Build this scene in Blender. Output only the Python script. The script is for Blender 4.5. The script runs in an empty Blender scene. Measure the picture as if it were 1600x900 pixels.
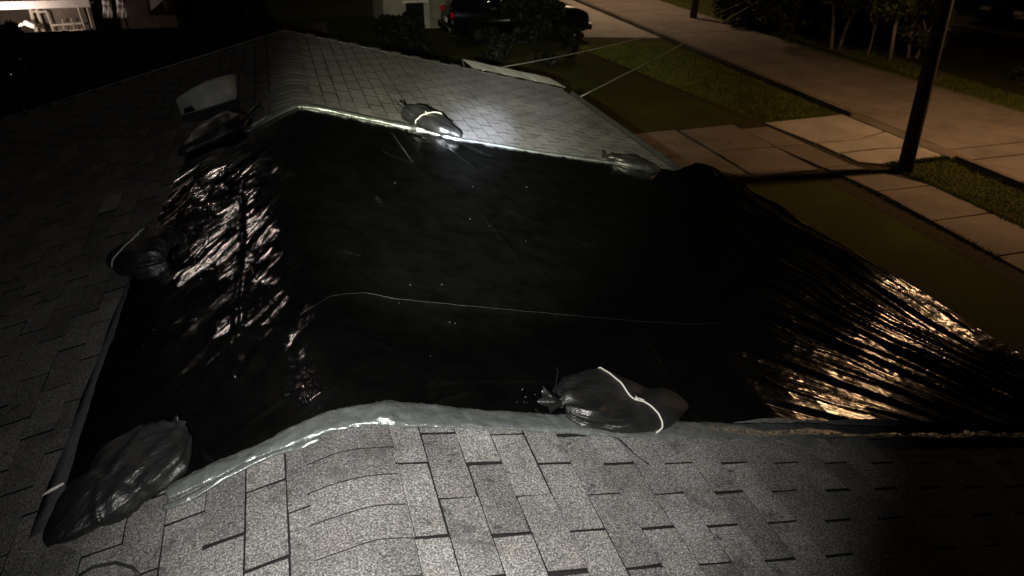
import bpy, bmesh, math, random
import numpy as np
from mathutils import Vector, Matrix
random.seed(7); rng = np.random.default_rng(11)
S = bpy.context.scene; COL = S.collection; R = math.radians

# ------------------------------------------------------------------ camera
F = 1135.5; PITCH = R(29.637); YAW = R(-17.171); ROLL = R(0.712)
RZ = 3.30                                   # height of the roof ridge above the ground
CAM = Vector((-0.041, 0.0, RZ + 1.585))
fw = Vector((-math.sin(YAW)*math.cos(PITCH), math.cos(YAW)*math.cos(PITCH), -math.sin(PITCH)))
rt0 = Vector((math.cos(YAW), math.sin(YAW), 0)); up0 = rt0.cross(fw)
rt = rt0*math.cos(ROLL) + up0*math.sin(ROLL); up = -rt0*math.sin(ROLL) + up0*math.cos(ROLL)
cd = bpy.data.cameras.new('camera'); cam = bpy.data.objects.new('camera', cd); COL.objects.link(cam)
cd.sensor_width = 36; cd.lens = 36*F/1600; cd.clip_start = .05; cd.clip_end = 600
m = Matrix((rt, up, -fw)).transposed().to_4x4(); m.translation = CAM; cam.matrix_world = m
cd.dof.use_dof = True; cd.dof.focus_distance = 2.7; cd.dof.aperture_fstop = 4.2
S.camera = cam

# ------------------------------------------------------------------ world and light (night)
w = bpy.data.worlds.new('World'); S.world = w; w.use_nodes = True
nt = w.node_tree; bg = nt.nodes['Background']; sk = nt.nodes.new('ShaderNodeTexSky')
sk.sky_type = 'NISHITA'; sk.sun_disc = False; sk.sun_elevation = R(4); sk.sun_rotation = R(200)
nt.links.new(sk.outputs[0], bg.inputs[0]); bg.inputs[1].default_value = 0.0006
S.view_settings.view_transform = 'Standard'; S.view_settings.look = 'None'
S.view_settings.exposure = 0; S.view_settings.gamma = 1

def lamp(name, kind, loc, energy, color, size=.1, target=None, angle=60, blend=1.0):
    d = bpy.data.lights.new(name, kind); d.energy = energy; d.color = color
    if kind in ('POINT', 'SPOT'): d.shadow_soft_size = size
    if kind == 'SPOT': d.spot_size = R(angle); d.spot_blend = blend
    o = bpy.data.objects.new(name, d); COL.objects.link(o); o.location = loc
    if target is not None:
        o.rotation_euler = (Vector(target)-Vector(loc)).to_track_quat('-Z', 'Y').to_euler()
    return o

TH = R(14.51); CT, ST = math.cos(TH), math.sin(TH)
def ray(u, v): return fw + rt*((u-800)/F) - up*((v-450)/F)
def onplane(u, v, n, p0):
    D = ray(u, v); n = Vector(n); return CAM + D*((Vector(p0)-CAM).dot(n)/D.dot(n))
def gnd(u, v, z=0.0): return onplane(u, v, (0, 0, 1), (0, 0, z))
def aty(u, v, Y): D = ray(u, v); return CAM + D*(Y/D.y)
def roofxy(u, v):                            # signed distance across the roof and distance along it
    P = onplane(u, v, (ST, 0, CT), (0, 0, RZ))
    if P.x < 0: P = onplane(u, v, (-ST, 0, CT), (0, 0, RZ))
    return P.x/CT, P.y

# the light held by the person on the roof: wide spill and narrow hot spot
TL = CAM + Vector((-0.16, 0.10, -0.10))
lamp('flashlight_spill', 'SPOT', TL, 115, (1.0, .975, .95), .018, TL+ray(610, 560), 74, 1.0)
lamp('flashlight_core', 'SPOT', TL, 580, (1.0, .975, .93), .018, TL+ray(815, 650), 63, 1.0)
lamp('flashlight_halo', 'SPOT', TL, 4900, (1.0, .99, .70), .018, TL+ray(800, 180), 36, 1.0)
lamp('flashlight_corona', 'SPOT', TL, 6500, (.95, .97, .95), .018, TL+ray(800, 200), 16, 1.0)
lamp('flashlight_beam', 'SPOT', TL, 21000, (.74, .80, 1.0), .018, TL+ray(778, 213), 7.5, 1.0)
LAMP_POS = Vector((14.2, 10.25, 6.0))
lamp('street_lamp_light', 'SPOT', LAMP_POS, 1050, (1.0, .56, .26), .20, LAMP_POS+Vector((-1.0, .5, -5.5)), 160, 1.0)
lamp('street_lamp_lens_glow', 'POINT', LAMP_POS+Vector((0, 0, -.05)), 150, (1.0, .60, .30), .34)
lamp('far_street_light', 'SPOT', (14.0, 31.0, 6.0), 1100, (1.0, .66, .40), .2, (14.0, 31.0, 0), 150, .6)
lamp('yard_light', 'POINT', (-6.8, 26.5, 15.2), 480, (1.0, .85, .74), .30)
lamp('porch_light', 'POINT', (-5.4, 17.5, 2.2), 62, (1.0, .80, .68), .06)
lamp('garage_light', 'POINT', (6.2, 26.0, 1.9), 2.0, (.95, .95, .75), .05)

# ------------------------------------------------------------------ materials
def mat(name): 
    M = bpy.data.materials.new(name); M.use_nodes = True
    return M, M.node_tree.nodes, M.node_tree.links, M.node_tree.nodes['Principled BSDF']
def noise(N, L, vec, scale, detail=4, rough=.6):
    t = N.new('ShaderNodeTexNoise'); t.inputs['Scale'].default_value = scale
    t.inputs['Detail'].default_value = detail; t.inputs['Roughness'].default_value = rough
    if vec is not None: L.new(vec, t.inputs['Vector'])
    return t.outputs['Fac']
def ramp(N, L, fac, stops):
    r = N.new('ShaderNodeValToRGB'); L.new(fac, r.inputs[0]); e = r.color_ramp.elements
    while len(e) < len(stops): e.new(.5)
    for el, (p, c) in zip(e, stops):
        el.position = p; el.color = (c[0], c[1], c[2], 1) if hasattr(c, '__len__') else (c, c, c, 1)
    return r.outputs[0]
def mixc(N, L, fac, a, b, mode='MIX'):
    x = N.new('ShaderNodeMix'); x.data_type = 'RGBA'; x.blend_type = mode
    for s, v in ((0, fac), (6, a), (7, b)):
        if hasattr(v, 'links') or hasattr(v, 'is_linked'): L.new(v, x.inputs[s])
        else: x.inputs[s].default_value = v if s == 0 else (v[0], v[1], v[2], 1)
    return x.outputs[2]
def bump(N, L, P, h, strength=.3, dist=.01, prev=None):
    b = N.new('ShaderNodeBump'); b.inputs['Distance'].default_value = dist
    if hasattr(strength, 'is_linked'): L.new(strength, b.inputs['Strength'])
    else: b.inputs['Strength'].default_value = strength
    L.new(h, b.inputs['Height']); 
    if prev is not None: L.new(prev, b.inputs['Normal'])
    if P is not None: L.new(b.outputs[0], P.inputs['Normal'])
    return b.outputs[0]
def simple(name, c, rough=.6, nscale=8, var=.25, bs=.15, bd=.005, metal=0, spec=.5, bscale=None):
    M, N, L, P = mat(name); g = N.new('ShaderNodeNewGeometry')
    f = noise(N, L, g.outputs['Position'], nscale, 5)
    L.new(ramp(N, L, f, [(.3, [x*(1-var) for x in c]), (.7, [min(1, x*(1+var)) for x in c])]), P.inputs['Base Color'])
    P.inputs['Roughness'].default_value = rough; P.inputs['Metallic'].default_value = metal
    P.inputs['Specular IOR Level'].default_value = spec
    bump(N, L, P, noise(N, L, g.outputs['Position'], bscale or nscale*6, 4), bs, bd)
    return M

def shingle_material(name, tone=1.0):
    M, N, L, P = mat(name); g = N.new('ShaderNodeNewGeometry'); pos = g.outputs['Position']
    oi = N.new('ShaderNodeObjectInfo')
    gran = noise(N, L, pos, 185, 3, .75)                      # granules
    c = ramp(N, L, gran, [(.38, (.045*tone, .045*tone, .046*tone)), (.47, (.105*tone, .103*tone, .100*tone)),
                          (.54, (.185*tone, .182*tone, .177*tone)), (.63, (.36*tone, .355*tone, .34*tone))])
    hue = noise(N, L, pos, 9, 3)
    c = mixc(N, L, ramp(N, L, hue, [(.42, 0), (.62, .45)]), c, (1.0, .93, .86), 'MULTIPLY')
    big = noise(N, L, pos, 2.3, 5, .65)
    c = mixc(N, L, 1.0, c, ramp(N, L, big, [(.3, .60), (.7, 1.12)]), 'MULTIPLY')
    at = N.new('ShaderNodeAttribute'); at.attribute_name = 'tone'
    tb = N.new('ShaderNodeMapRange'); L.new(oi.outputs['Random'], tb.inputs[0]); tb.inputs[3].default_value = .74; tb.inputs[4].default_value = 1.14
    c = mixc(N, L, 1.0, c, tb.outputs[0], 'MULTIPLY')
    st = noise(N, L, pos, 14, 6, .75)                          # small dark spots of missing granules and lichen
    c = mixc(N, L, ramp(N, L, st, [(.60, 0), (.68, .85)]), c, (.018, .018, .017))
    s2 = noise(N, L, pos, 3.7, 8, .8)
    c = mixc(N, L, ramp(N, L, s2, [(.53, 0), (.64, .62)]), c, (.030, .029, .027))
    L.new(c, P.inputs['Base Color']); P.inputs['Roughness'].default_value = .95
    P.inputs['Specular IOR Level'].default_value = .25
    bump(N, L, P, gran, .5, .003)
    return M
M_SH = shingle_material('shingle_granules')
M_SH2 = shingle_material('pale_shingle_granules', 1.9)
M_CUT = simple('cut_asphalt_edge', (.010, .010, .010), .95, 40, .3, .3, .002, spec=.1)
M_DECK = simple('roof_underlay', (.014, .014, .014), .95, 30, .3, .4, .004, spec=.1)

def tarp_material(name, base, rough, fine=.35, spec=.9):
    M, N, L, P = mat(name); g = N.new('ShaderNodeNewGeometry'); pos = g.outputs['Position']
    at = N.new('ShaderNodeAttribute'); at.attribute_name = 'crinkle'
    dust = noise(N, L, pos, 7, 6, .7)
    L.new(ramp(N, L, dust, [(.35, base), (.75, [b*1.9+.001 for b in base])]), P.inputs['Base Color'])
    rr = noise(N, L, pos, 3.1, 4)
    L.new(ramp(N, L, rr, [(.3, rough*.85), (.75, rough*1.25)]), P.inputs['Roughness'])
    P.inputs['Specular IOR Level'].default_value = spec
    fo = N.new('ShaderNodeAttribute'); fo.attribute_name = 'fold'
    n0 = bump(N, L, None, noise(N, L, fo.outputs['Vector'], 1.0, 4, .6), at.outputs['Fac'], .016)
    n1 = bump(N, L, None, noise(N, L, pos, 30, 3, .5), .06, .012, n0)
    bump(N, L, P, noise(N, L, pos, 150, 3, .6), fine, .0012, n1)
    return M
M_TARP = tarp_material('black_plastic_sheet', (.0013, .0013, .0012), .135, .06)
M_BAG = tarp_material('black_bag_plastic', (.0062, .0062, .0062), .42, .6, .5)
def silver_material(name, c, rough, metal):
    M, N, L, P = mat(name); g = N.new('ShaderNodeNewGeometry'); pos = g.outputs['Position']
    f = noise(N, L, pos, 11, 5)
    L.new(ramp(N, L, f, [(.3, [x*.75 for x in c]), (.7, [x*1.15 for x in c])]), P.inputs['Base Color'])
    P.inputs['Roughness'].default_value = rough; P.inputs['Metallic'].default_value = metal
    n1 = bump(N, L, None, noise(N, L, pos, 21, 3), .5, .016)
    bump(N, L, P, noise(N, L, pos, 120, 3), .3, .0015, n1)
    return M
M_SILVER = silver_material('silver_tarp_underside', (.17, .185, .178), .34, .62)
M_SEAM = simple('dull_seam_tape', (.022, .022, .023), .5, 30, .3, .2, .001)
M_HEM = silver_material('grey_tarp_hem', (.11, .113, .12), .6, .1)
M_CORD = simple('white_cord', (.40, .39, .34), .6, 200, .15, .4, .001)
M_DCORD = simple('dark_cord', (.02, .02, .02), .5, 200, .2, .4, .001)
M_VENT = simple('painted_vent_metal', (.58, .58, .55), .5, 12, .18, .12, .004)
M_HOLE = simple('vent_opening', (.004, .004, .004), .9, 10, .1, 0, .001)
M_GUTTER = simple('dark_gutter_paint', (.03, .03, .028), .55, 10, .3, .1, .003)
M_TRIM = simple('pale_trim_paint', (.35, .34, .30), .6, 8, .2, .15, .003)
M_BRICK = simple('wall_brick_red', (.20, .11, .08), .85, 14, .3, .3, .004)
M_AWN = simple('cream_awning_metal', (.62, .62, .55), .45, 6, .15, .1, .003)
M_SIDING = simple('pale_siding', (.40, .37, .32), .7, 5, .2, .12, .004)
M_SOFFIT = simple('white_soffit', (.80, .74, .70), .6, 6, .12, .1, .003)
M_FRAME = simple('cream_window_frame', (.62, .56, .47), .55, 12, .15, .1, .002)
M_SCREEN = simple('bronze_screen', (.11, .085, .065), .7, 3.0, .55, .2, .003)
M_DDOOR = simple('dimmed_door_paint', (.20, .185, .15), .7, 4, .3, .1, .003)  # door paint darkened, dimness of the garage front put into the colour
M_DWALL = simple('brown_porch_wall', (.045, .032, .024), .8, 2.5, .5, .2, .004)
M_WOOD = simple('weathered_fence_wood', (.016, .013, .010), .9, 9, .35, .3, .004)
M_POLE = simple('dark_pole_wood', (.028, .022, .017), .85, 6, .4, .45, .006)
M_STEEL = simple('galvanised_steel', (.25, .25, .25), .45, 18, .2, .1, .002, metal=.7)
M_TRUNK = simple('pale_smooth_bark', (.42, .36, .27), .85, 9, .35, .3, .006)
M_DTRUNK = simple('dark_rough_bark', (.07, .055, .04), .9, 9, .35, .5, .01)
M_CARB = simple('black_car_paint', (.003, .003, .0035), .3, 3, .1, .0, .001)
M_TYRE = simple('tyre_rubber', (.003, .003, .003), .9, 20, .2, .3, .003, spec=.1)
M_RIM = simple('wheel_alloy', (.010, .010, .010), .4, 20, .1, .05, .001, metal=.3)
M_GLASS = simple('dark_car_glass', (.004, .005, .006), .06, 3, .1, .0, .001)
M_RED = simple('red_tail_lens', (.55, .01, .015), .12, 20, .2, .05, .001)
M_LENS = simple('clear_lamp_lens', (.85, .85, .85), .08, 20, .05, .05, .001)
M_WIRE = simple('pale_service_wire', (.20, .195, .17), .5, 20, .15, .1, .001)

def leaf_material(name, a, b):
    M, N, L, P = mat(name); g = N.new('ShaderNodeNewGeometry')
    f = noise(N, L, g.outputs['Position'], 1.7, 5)
    L.new(ramp(N, L, f, [(.35, a), (.68, b)]), P.inputs['Base Color'])
    P.inputs['Roughness'].default_value = .6; P.inputs['Specular IOR Level'].default_value = .25
    return M
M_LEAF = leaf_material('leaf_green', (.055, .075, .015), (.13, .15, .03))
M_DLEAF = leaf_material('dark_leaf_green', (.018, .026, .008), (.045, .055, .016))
M_BLEAF = leaf_material('shaded_blackish_leaf', (.003, .004, .0015), (.008, .010, .003))  # leaf colour taken near black to stand for unlit night shade
M_GRASSB = leaf_material('grass_blade_green', (.075, .10, .014), (.15, .17, .03))

def lawn_material():
    M, N, L, P = mat('mown_lawn'); g = N.new('ShaderNodeNewGeometry'); pos = g.outputs['Position']
    f = noise(N, L, pos, .8, 6, .65)
    c = ramp(N, L, f, [(.3, (.050, .041, .014)), (.5, (.046, .050, .010)), (.7, (.058, .070, .012))])
    f2 = noise(N, L, pos, 35, 4, .7)
    c = mixc(N, L, 1.0, c, ramp(N, L, f2, [(.3, .45), (.7, 1.35)]), 'MULTIPLY')
    L.new(c, P.inputs['Base Color']); P.inputs['Roughness'].default_value = .95; P.inputs['Specular IOR Level'].default_value = .1
    bump(N, L, P, f2, .9, .03)
    return M
M_LAWN = lawn_material()
def concrete_material(name, c, stain=.5):
    M, N, L, P = mat(name); g = N.new('ShaderNodeNewGeometry'); pos = g.outputs['Position']
    f = noise(N, L, pos, .9, 7, .65); f2 = noise(N, L, pos, 60, 4, .7); f3 = noise(N, L, pos, 3.3, 5, .7)
    k = ramp(N, L, f, [(.3, [x*(1-stain*.5) for x in c]), (.65, [x*1.15 for x in c])])
    k = mixc(N, L, 1.0, k, ramp(N, L, f2, [(.3, .72), (.7, 1.18)]), 'MULTIPLY')
    k = mixc(N, L, ramp(N, L, f3, [(.55, 0), (.75, stain)]), k, [x*.45 for x in c])
    L.new(k, P.inputs['Base Color']); P.inputs['Roughness'].default_value = .9
    bump(N, L, P, f2, .3, .003)
    return M
M_CONC = concrete_material('worn_concrete', (.30, .27, .23))
M_ROAD = concrete_material('road_surface', (.17, .145, .12), .65)
M_DIMC = concrete_material('dim_stained_concrete', (.15, .125, .10), .75)  # stained concrete, lamp falloff towards the house put into the darker colour
M_KERB = concrete_material('stained_kerb', (.13, .11, .085), .7)
M_JOINT = simple('dirt_joint', (.035, .028, .018), .95, 12, .35, .5, .01, spec=.1)

# ------------------------------------------------------------------ builders
def link(name, mesh, material=None, parent=None):
    o = bpy.data.objects.new(name, mesh); COL.objects.link(o)
    if material is not None and not mesh.materials: mesh.materials.append(material)
    if parent is not None: o.parent = parent
    return o
def obj(name, bm, material, parent=None, smooth=False):
    me = bpy.data.meshes.new(name); bm.to_mesh(me); bm.free()
    if smooth:
        for p in me.polygons: p.use_smooth = True
    return link(name, me, material, parent)
def arr(name, V, Fc, material, parent=None, smooth=False):
    me = bpy.data.meshes.new(name); me.from_pydata([tuple(v) for v in V], [], [tuple(f) for f in Fc]); me.update()
    if smooth: me.polygons.foreach_set('use_smooth', [True]*len(me.polygons))
    return link(name, me, material, parent)
def tag(o, label, cat, group=None):
    o['label'] = label; o['category'] = cat
    if group: o['group'] = group
    return o
def thing(name, label, cat, loc=(0, 0, 0), group=None):
    o = bpy.data.objects.new(name, None); COL.objects.link(o); o.location = loc; o.empty_display_size = .2
    return tag(o, label, cat, group)
def struct(o): o['kind'] = 'structure'; return o
def loc_parent(o, parent):                   # geometry written in world coordinates, parented to a thing
    o.parent = parent; o.matrix_parent_inverse = Matrix.Translation(parent.location).inverted(); return o
def bx(bm, c, d, rot=None, bev=0):
    r = bmesh.ops.create_cube(bm, size=1); vs = r['verts']
    bmesh.ops.scale(bm, vec=d, verts=vs)
    if bev: 
        es = list({e for v in vs for e in v.link_edges}); q = bmesh.ops.bevel(bm, geom=es, offset=bev, segments=2, affect='EDGES', profile=.6)
        vs = list({v for f in q['faces'] for v in f.verts} | {v for v in vs if v.is_valid})
    if rot is not None: bmesh.ops.rotate(bm, verts=vs, cent=(0, 0, 0), matrix=rot)
    bmesh.ops.translate(bm, vec=c, verts=vs); return vs
def box(name, c, d, material, parent=None, rot=None, bev=0):
    bm = bmesh.new(); bx(bm, c, d, rot, bev); return obj(name, bm, material, parent)
def tube(path, rad, seg=8, closed=False, cap=True, squash=None):
    P = [Vector(p) for p in path]; n = len(P); V = []; Fc = []
    rads = rad if hasattr(rad, '__len__') else [rad]*n
    ref = Vector((0, 0, 1))
    for i, p in enumerate(P):
        t = (P[(i+1) % n]-P[i-1]) if closed else (P[min(i+1, n-1)]-P[max(i-1, 0)])
        t.normalize(); a = t.cross(ref)
        if a.length < .1: a = t.cross(Vector((1, 0, 0)))
        a.normalize(); b = a.cross(t)
        for k in range(seg):
            an = 2*math.pi*k/seg; V.append(p+(a*math.cos(an)+b*math.sin(an))*rads[i])
    m_ = n if closed else n-1
    for i in range(m_):
        for k in range(seg):
            j = (i+1) % n; Fc.append((i*seg+k, i*seg+(k+1) % seg, j*seg+(k+1) % seg, j*seg+k))
    if cap and not closed: Fc += [tuple(range(seg-1, -1, -1)), tuple((n-1)*seg+k for k in range(seg))]
    return V, Fc
def sm(x, a, b): t = np.clip((x-a)/(b-a), 0, 1); return t*t*(3-2*t)
_T = rng.random((256, 256))
def vn(x, y, seed=0):                        # numpy value noise in 0..1
    x = np.asarray(x, float)+seed*17.31; y = np.asarray(y, float)+seed*9.77
    xi = np.floor(x).astype(int); yi = np.floor(y).astype(int); fx = x-xi; fy = y-yi
    fx = fx*fx*(3-2*fx); fy = fy*fy*(3-2*fy)
    g = lambda i, j: _T[(i) % 256, (j) % 256]
    return (g(xi, yi)*(1-fx)+g(xi+1, yi)*fx)*(1-fy)+(g(xi, yi+1)*(1-fx)+g(xi+1, yi+1)*fx)*fy
def fbm(x, y, o=4, seed=0):
    s = 0; a = 1; t = 0
    for i in range(o): s = s+a*vn(x*2**i, y*2**i, seed+i*3); t += a; a *= .5
    return s/t
def ridged(x, y, o=3, seed=0, p=2):
    s = 0; a = 1; t = 0
    for i in range(o): s = s+a*(1-np.abs(2*vn(x*2**i, y*2**i, seed+i*3)-1))**p; t += a; a *= .5
    return s/t

# ------------------------------------------------------------------ the ground
def sheet(name, x0, x1, y0, y1, z, material, n=1):
    return struct(arr(name, [(x0, y0, z), (x1, y0, z), (x1, y1, z), (x0, y1, z)], [(0, 1, 2, 3)], material))
sheet('ground', -250, 250, -200, 300, 0, M_LAWN)
KX = 12.45; RX = 16.75                       # kerb line and far edge of the road
def poly(name, pts, z, material):
    return struct(arr(name, [(x, y, z) for x, y in pts], [tuple(range(len(pts)))], material))
poly('road_bed', [(KX+.1, -60), (RX+.7, -60), (RX+.1, 12), (RX-.5, 22), (RX-.7, 60), (KX+.6, 60), (KX+.1, 20)], .004, M_JOINT)
poly('cross_street', [(9.3, 24.6), (10.2, 24.3), (12.6, 23.6), (12.7, 33), (13.5, 46), (9.6, 46)], .008, M_CONC)
# concrete road laid in panels, joints left open
def slab(name, pts, z0, z1, material, parent=None, jit=0.0):
    n = len(pts); bm = bmesh.new()
    lo = [bm.verts.new((x, y, z0)) for x, y in pts]; hi = [bm.verts.new((x, y, z1+random.uniform(-jit, jit))) for x, y in pts]
    bm.faces.new(hi)
    for i in range(n): bm.faces.new((lo[i], lo[(i+1) % n], hi[(i+1) % n], hi[i]))
    es = [e for e in bm.edges if e.verts[0] in hi and e.verts[1] in hi]
    bmesh.ops.bevel(bm, geom=es, offset=.008, segments=1, affect='EDGES')
    return obj(name, bm, material, parent)
road = struct(thing('road', '', '', (14.5, 12, 0)));  del road['label']; del road['category']
def xfar(y): return RX+.25-.055*(y-12) if y < 22 else RX-.3
def xnear(y): return KX+.42+(.012*(y-12))
ys = [-6, -1.5, 3.2, 7.1, 10.62, 11.25, 14.6, 19.2, 24.1, 29, 35, 43, 55]
for y0, y1 in zip(ys[:-1], ys[1:]):
    g = .022
    loc_parent(slab('road_panel', [(xnear(y0), y0+g), (xfar(y0), y0+g), (xfar(y1), y1-g), (xnear(y1), y1-g)], .005, .03, M_ROAD, None, .002), road)
# kerb and gutter stones
kerb = struct(thing('kerb', '', '', (KX, 12, 0))); del kerb['label']; del kerb['category']
y = -6.0
while y < 46:
    L_ = 1.52; drive = 10.9 < y+.7 < 14.0
    hgt = .045 if drive else .13
    bm = bmesh.new(); xo = .012*(y-12) if y > 12 else 0
    bx(bm, (KX+.07+xo, y+L_/2, hgt/2+.001), (.14, L_-.03, hgt), None, .015)
    bx(bm, (KX+.27+xo, y+L_/2, .017), (.25, L_-.03, .03), None, .006)
    loc_parent(obj('kerb_stone', bm, M_KERB), kerb); y += L_
# pavement slabs
pav = struct(thing('pavement', '', '', (10, 10, 0))); del pav['label']; del pav['category']
def px0(y): return 9.78+.035*(y-10) if y < 10 else 9.45-.012*(y-12)+(.33-.165*(y-10) if y < 12 else 0)
def px1(y): return 10.95-.02*(y-9) if y < 10.7 else (10.25-.05*(y-11) if y < 16 else 10.0-.11*(y-16))
y = -2.0
while y < 13.4:
    L_ = 1.3; a, b = y+.015, y+L_-.015
    loc_parent(slab('pavement_slab', [(px0(a), a), (px1(a), a), (px1(b), b), (px0(b), b)], .002, .042, M_DIMC, None, .004), pav); y += L_
# driveway slabs either side of the pavement
drv = struct(thing('driveway', '', '', (9, 12, 0))); del drv['label']; del drv['category']
def dslab(pts): loc_parent(slab('driveway_slab', pts, .002, .045, M_CONC if pts[0][0] > 10 else M_DIMC, None, .004), drv)
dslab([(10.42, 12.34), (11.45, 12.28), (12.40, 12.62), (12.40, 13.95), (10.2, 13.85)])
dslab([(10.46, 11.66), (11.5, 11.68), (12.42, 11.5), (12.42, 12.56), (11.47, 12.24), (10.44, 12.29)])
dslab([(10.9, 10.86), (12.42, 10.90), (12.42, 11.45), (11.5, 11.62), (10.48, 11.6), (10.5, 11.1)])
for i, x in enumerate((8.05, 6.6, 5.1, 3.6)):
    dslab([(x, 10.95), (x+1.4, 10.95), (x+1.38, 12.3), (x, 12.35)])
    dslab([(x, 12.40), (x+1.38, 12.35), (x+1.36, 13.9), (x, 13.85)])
struct(arr('pavement_bed', [(9.1, -8, .0042), (11.1, -8, .0042), (10.9, 10.8, .0042), (12.6, 10.8, .0042), (12.6, 14, .0042), (10.3, 14, .0042), (9.9, 14.1, .0042), (9.5, 14.1, .0042), (9.0, 14.1, .0042), (3.4, 14.1, .0042), (3.4, 10.8, .0042), (9.3, 10.8, .0042)],
    [(0, 1, 2, 11), (11, 2, 3, 4), (11, 4, 5, 8), (8, 5, 6, 7), (10, 11, 8, 9)], M_JOINT))
poly('soil_edge', [(10.08, 13.9), (10.22, 13.9), (9.22, 22), (8.9, 24.4), (8.75, 24.4), (9.08, 22)], .0046, M_JOINT)
# the driveway across the road, far right
poly('far_driveway', [tuple(gnd(*p)[:2]) for p in [(1478, 62), (1490, 22), (1560, 17), (1640, 8), (1640, 30), (1553, 32), (1520, 36), (1515, 38), (1530, 41), (1560, 43), (1640, 38), (1640, 50), (1570, 48), (1640, 62), (1640, 68), (1540, 52)]], .006, M_CONC) if False else None
def gp(*pts): return [tuple(gnd(*p)[:2]) for p in pts]
poly('far_driveway', gp((1470, 52), (1480, 27), (1556, 19), (1660, 5), (1660, 22), (1555, 31), (1519, 35), (1512, 38), (1530, 47), (1500, 53)), .006, M_CONC)
poly('far_path', gp((1512, 38.4), (1530, 41.5), (1560, 43.5), (1660, 38), (1660, 44), (1590, 48), (1660, 58), (1660, 66), (1570, 56), (1530, 47.3)), .0065, M_CONC)

# grass blades: rough edges of the lawn where it meets the concrete, and the two lit lawns
def blades(name, regions, material):
    V = []; Fc = []
    for (fn, n, h) in regions:
        for _ in range(n):
            x, y = fn(); a = random.uniform(0, 6.283); hh = h*random.uniform(.5, 1.3); w_ = random.uniform(.006, .012)
            lx, ly = random.uniform(-.5, .5)*hh, random.uniform(-.5, .5)*hh; b = len(V)
            V += [(x-w_*math.cos(a), y-w_*math.sin(a), .0), (x+w_*math.cos(a), y+w_*math.sin(a), .0), (x+lx, y+ly, hh)]
            Fc.append((b, b+1, b+2))
    o = arr(name, V, Fc, material); o['kind'] = 'stuff'; return o
U = random.uniform
def reg(x0, x1, y0, y1): return lambda: (U(x0, x1), U(y0, y1))
def edge(x0, y0, x1, y1, s): 
    def f():
        t = U(0, 1); return (x0+(x1-x0)*t+random.gauss(0, s), y0+(y1-y0)*t+random.gauss(0, s))
    return f
def strip():
    y = U(14.0, 23.0); return (U(10.25-.125*(y-14), 12.42), y)
blades('grass', [(reg(11.0, 12.42, 6.8, 10.84), 6000, .03), (strip, 24000, .04),
                 (edge(10.9, 10.84, 12.4, 10.86, .03), 2600, .07), (edge(KX, 7, KX, 10.9, .04), 2500, .07),
                 (edge(10.95, 7, 10.95, 10.7, .03), 2600, .07), (edge(10.35, 13.95, 12.4, 14.0, .03), 1500, .06),
                 (edge(9.7, 7, 9.7, 10.8, .03), 2200, .06), 
                 (reg(17.0, 18.2, 12, 24), 12000, .07), (edge(16.9, 12, 16.3, 22, .05), 3000, .09)], M_GRASSB)

# ------------------------------------------------------------------ the house
house = thing('brick_house', 'low brick house with grey shingled gable roof partly under a black tarp', 'house', (0, 3, 0))
EAVE = 3.55; YN, YF = -3.0, 9.06
def S3(s, y, h=0.0):                         # point on the roof: signed distance down either slope, along, height off it
    sg = 1 if s >= 0 else -1
    return Vector((s*CT + sg*h*ST, y, RZ - abs(s)*ST + h*CT))
PX = 4.12                                    # the deeper eave over the porch, nearer than y = 5.75
def prism(name, pts, th, material, parent):
    n = len(pts); V = [Vector(p) for p in pts]+[Vector(p)-Vector((0, 0, th)) for p in pts]
    Fc = [tuple(range(n)), tuple(range(2*n-1, n-1, -1))]+[(i+n, (i+1) % n+n, (i+1) % n, i) for i in range(n)]
    o = arr(name, V, Fc, material); loc_parent(o, house); return o
roofR = prism('roof', [S3(0, YN, -.004), S3(PX, YN, -.004), S3(PX, 5.72, -.004), S3(EAVE, 5.72, -.004), S3(EAVE, YF, -.004), S3(0, YF, -.004)], .09, M_DECK, house)
roofL = prism('roof', [S3(-0.0001, YF, -.004), S3(-3.9, YF, -.004), S3(-3.9, YN, -.004), S3(-0.0001, YN, -.004)], .09, M_DECK, house)
def child(o, par):                            # parent to a part, geometry in world coordinates
    o.parent = par; o.matrix_parent_inverse = Matrix.Translation(house.location).inverted() @ Matrix.Identity(4)
    o.matrix_parent_inverse = (Matrix.Translation(house.location) @ par.matrix_parent_inverse).inverted(); return o

# tarp outline on the roof (signed s, y)
TL_E = [(1.95, -.97), (2.76, -.96), (3.57, -.95), (4.33, -.91), (5.52, -.81), (5.6, -.8)]
def s_left(y): return np.interp(y, [a for a, b in TL_E], [b for a, b in TL_E])
def y_near(s): return np.interp(s, [-.97, -.57, -.32, -.1, .1, .7, 1.1, 4.8], [1.93, 1.93, 1.965, 1.985, 1.985, 1.955, 1.925, 1.97])
def y_far(s): return np.interp(s, [-.97, -.38, 0, .3, .91, 1.24, 2.01, 2.74, 3.32, 3.75, 4.15, 4.8], [5.5, 5.5, 5.78, 5.74, 5.63, 5.56, 5.57, 5.65, 5.62, 5.80, 5.91, 5.7])
def s_right(y): return np.interp(y, [1.9, 2.92, 3.22, 3.72, 4.55, 5.2, 5.91], [4.72, 4.67, 4.40, 4.27, 4.14, 4.09, 4.10])+.02*np.sin(y*9)

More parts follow.
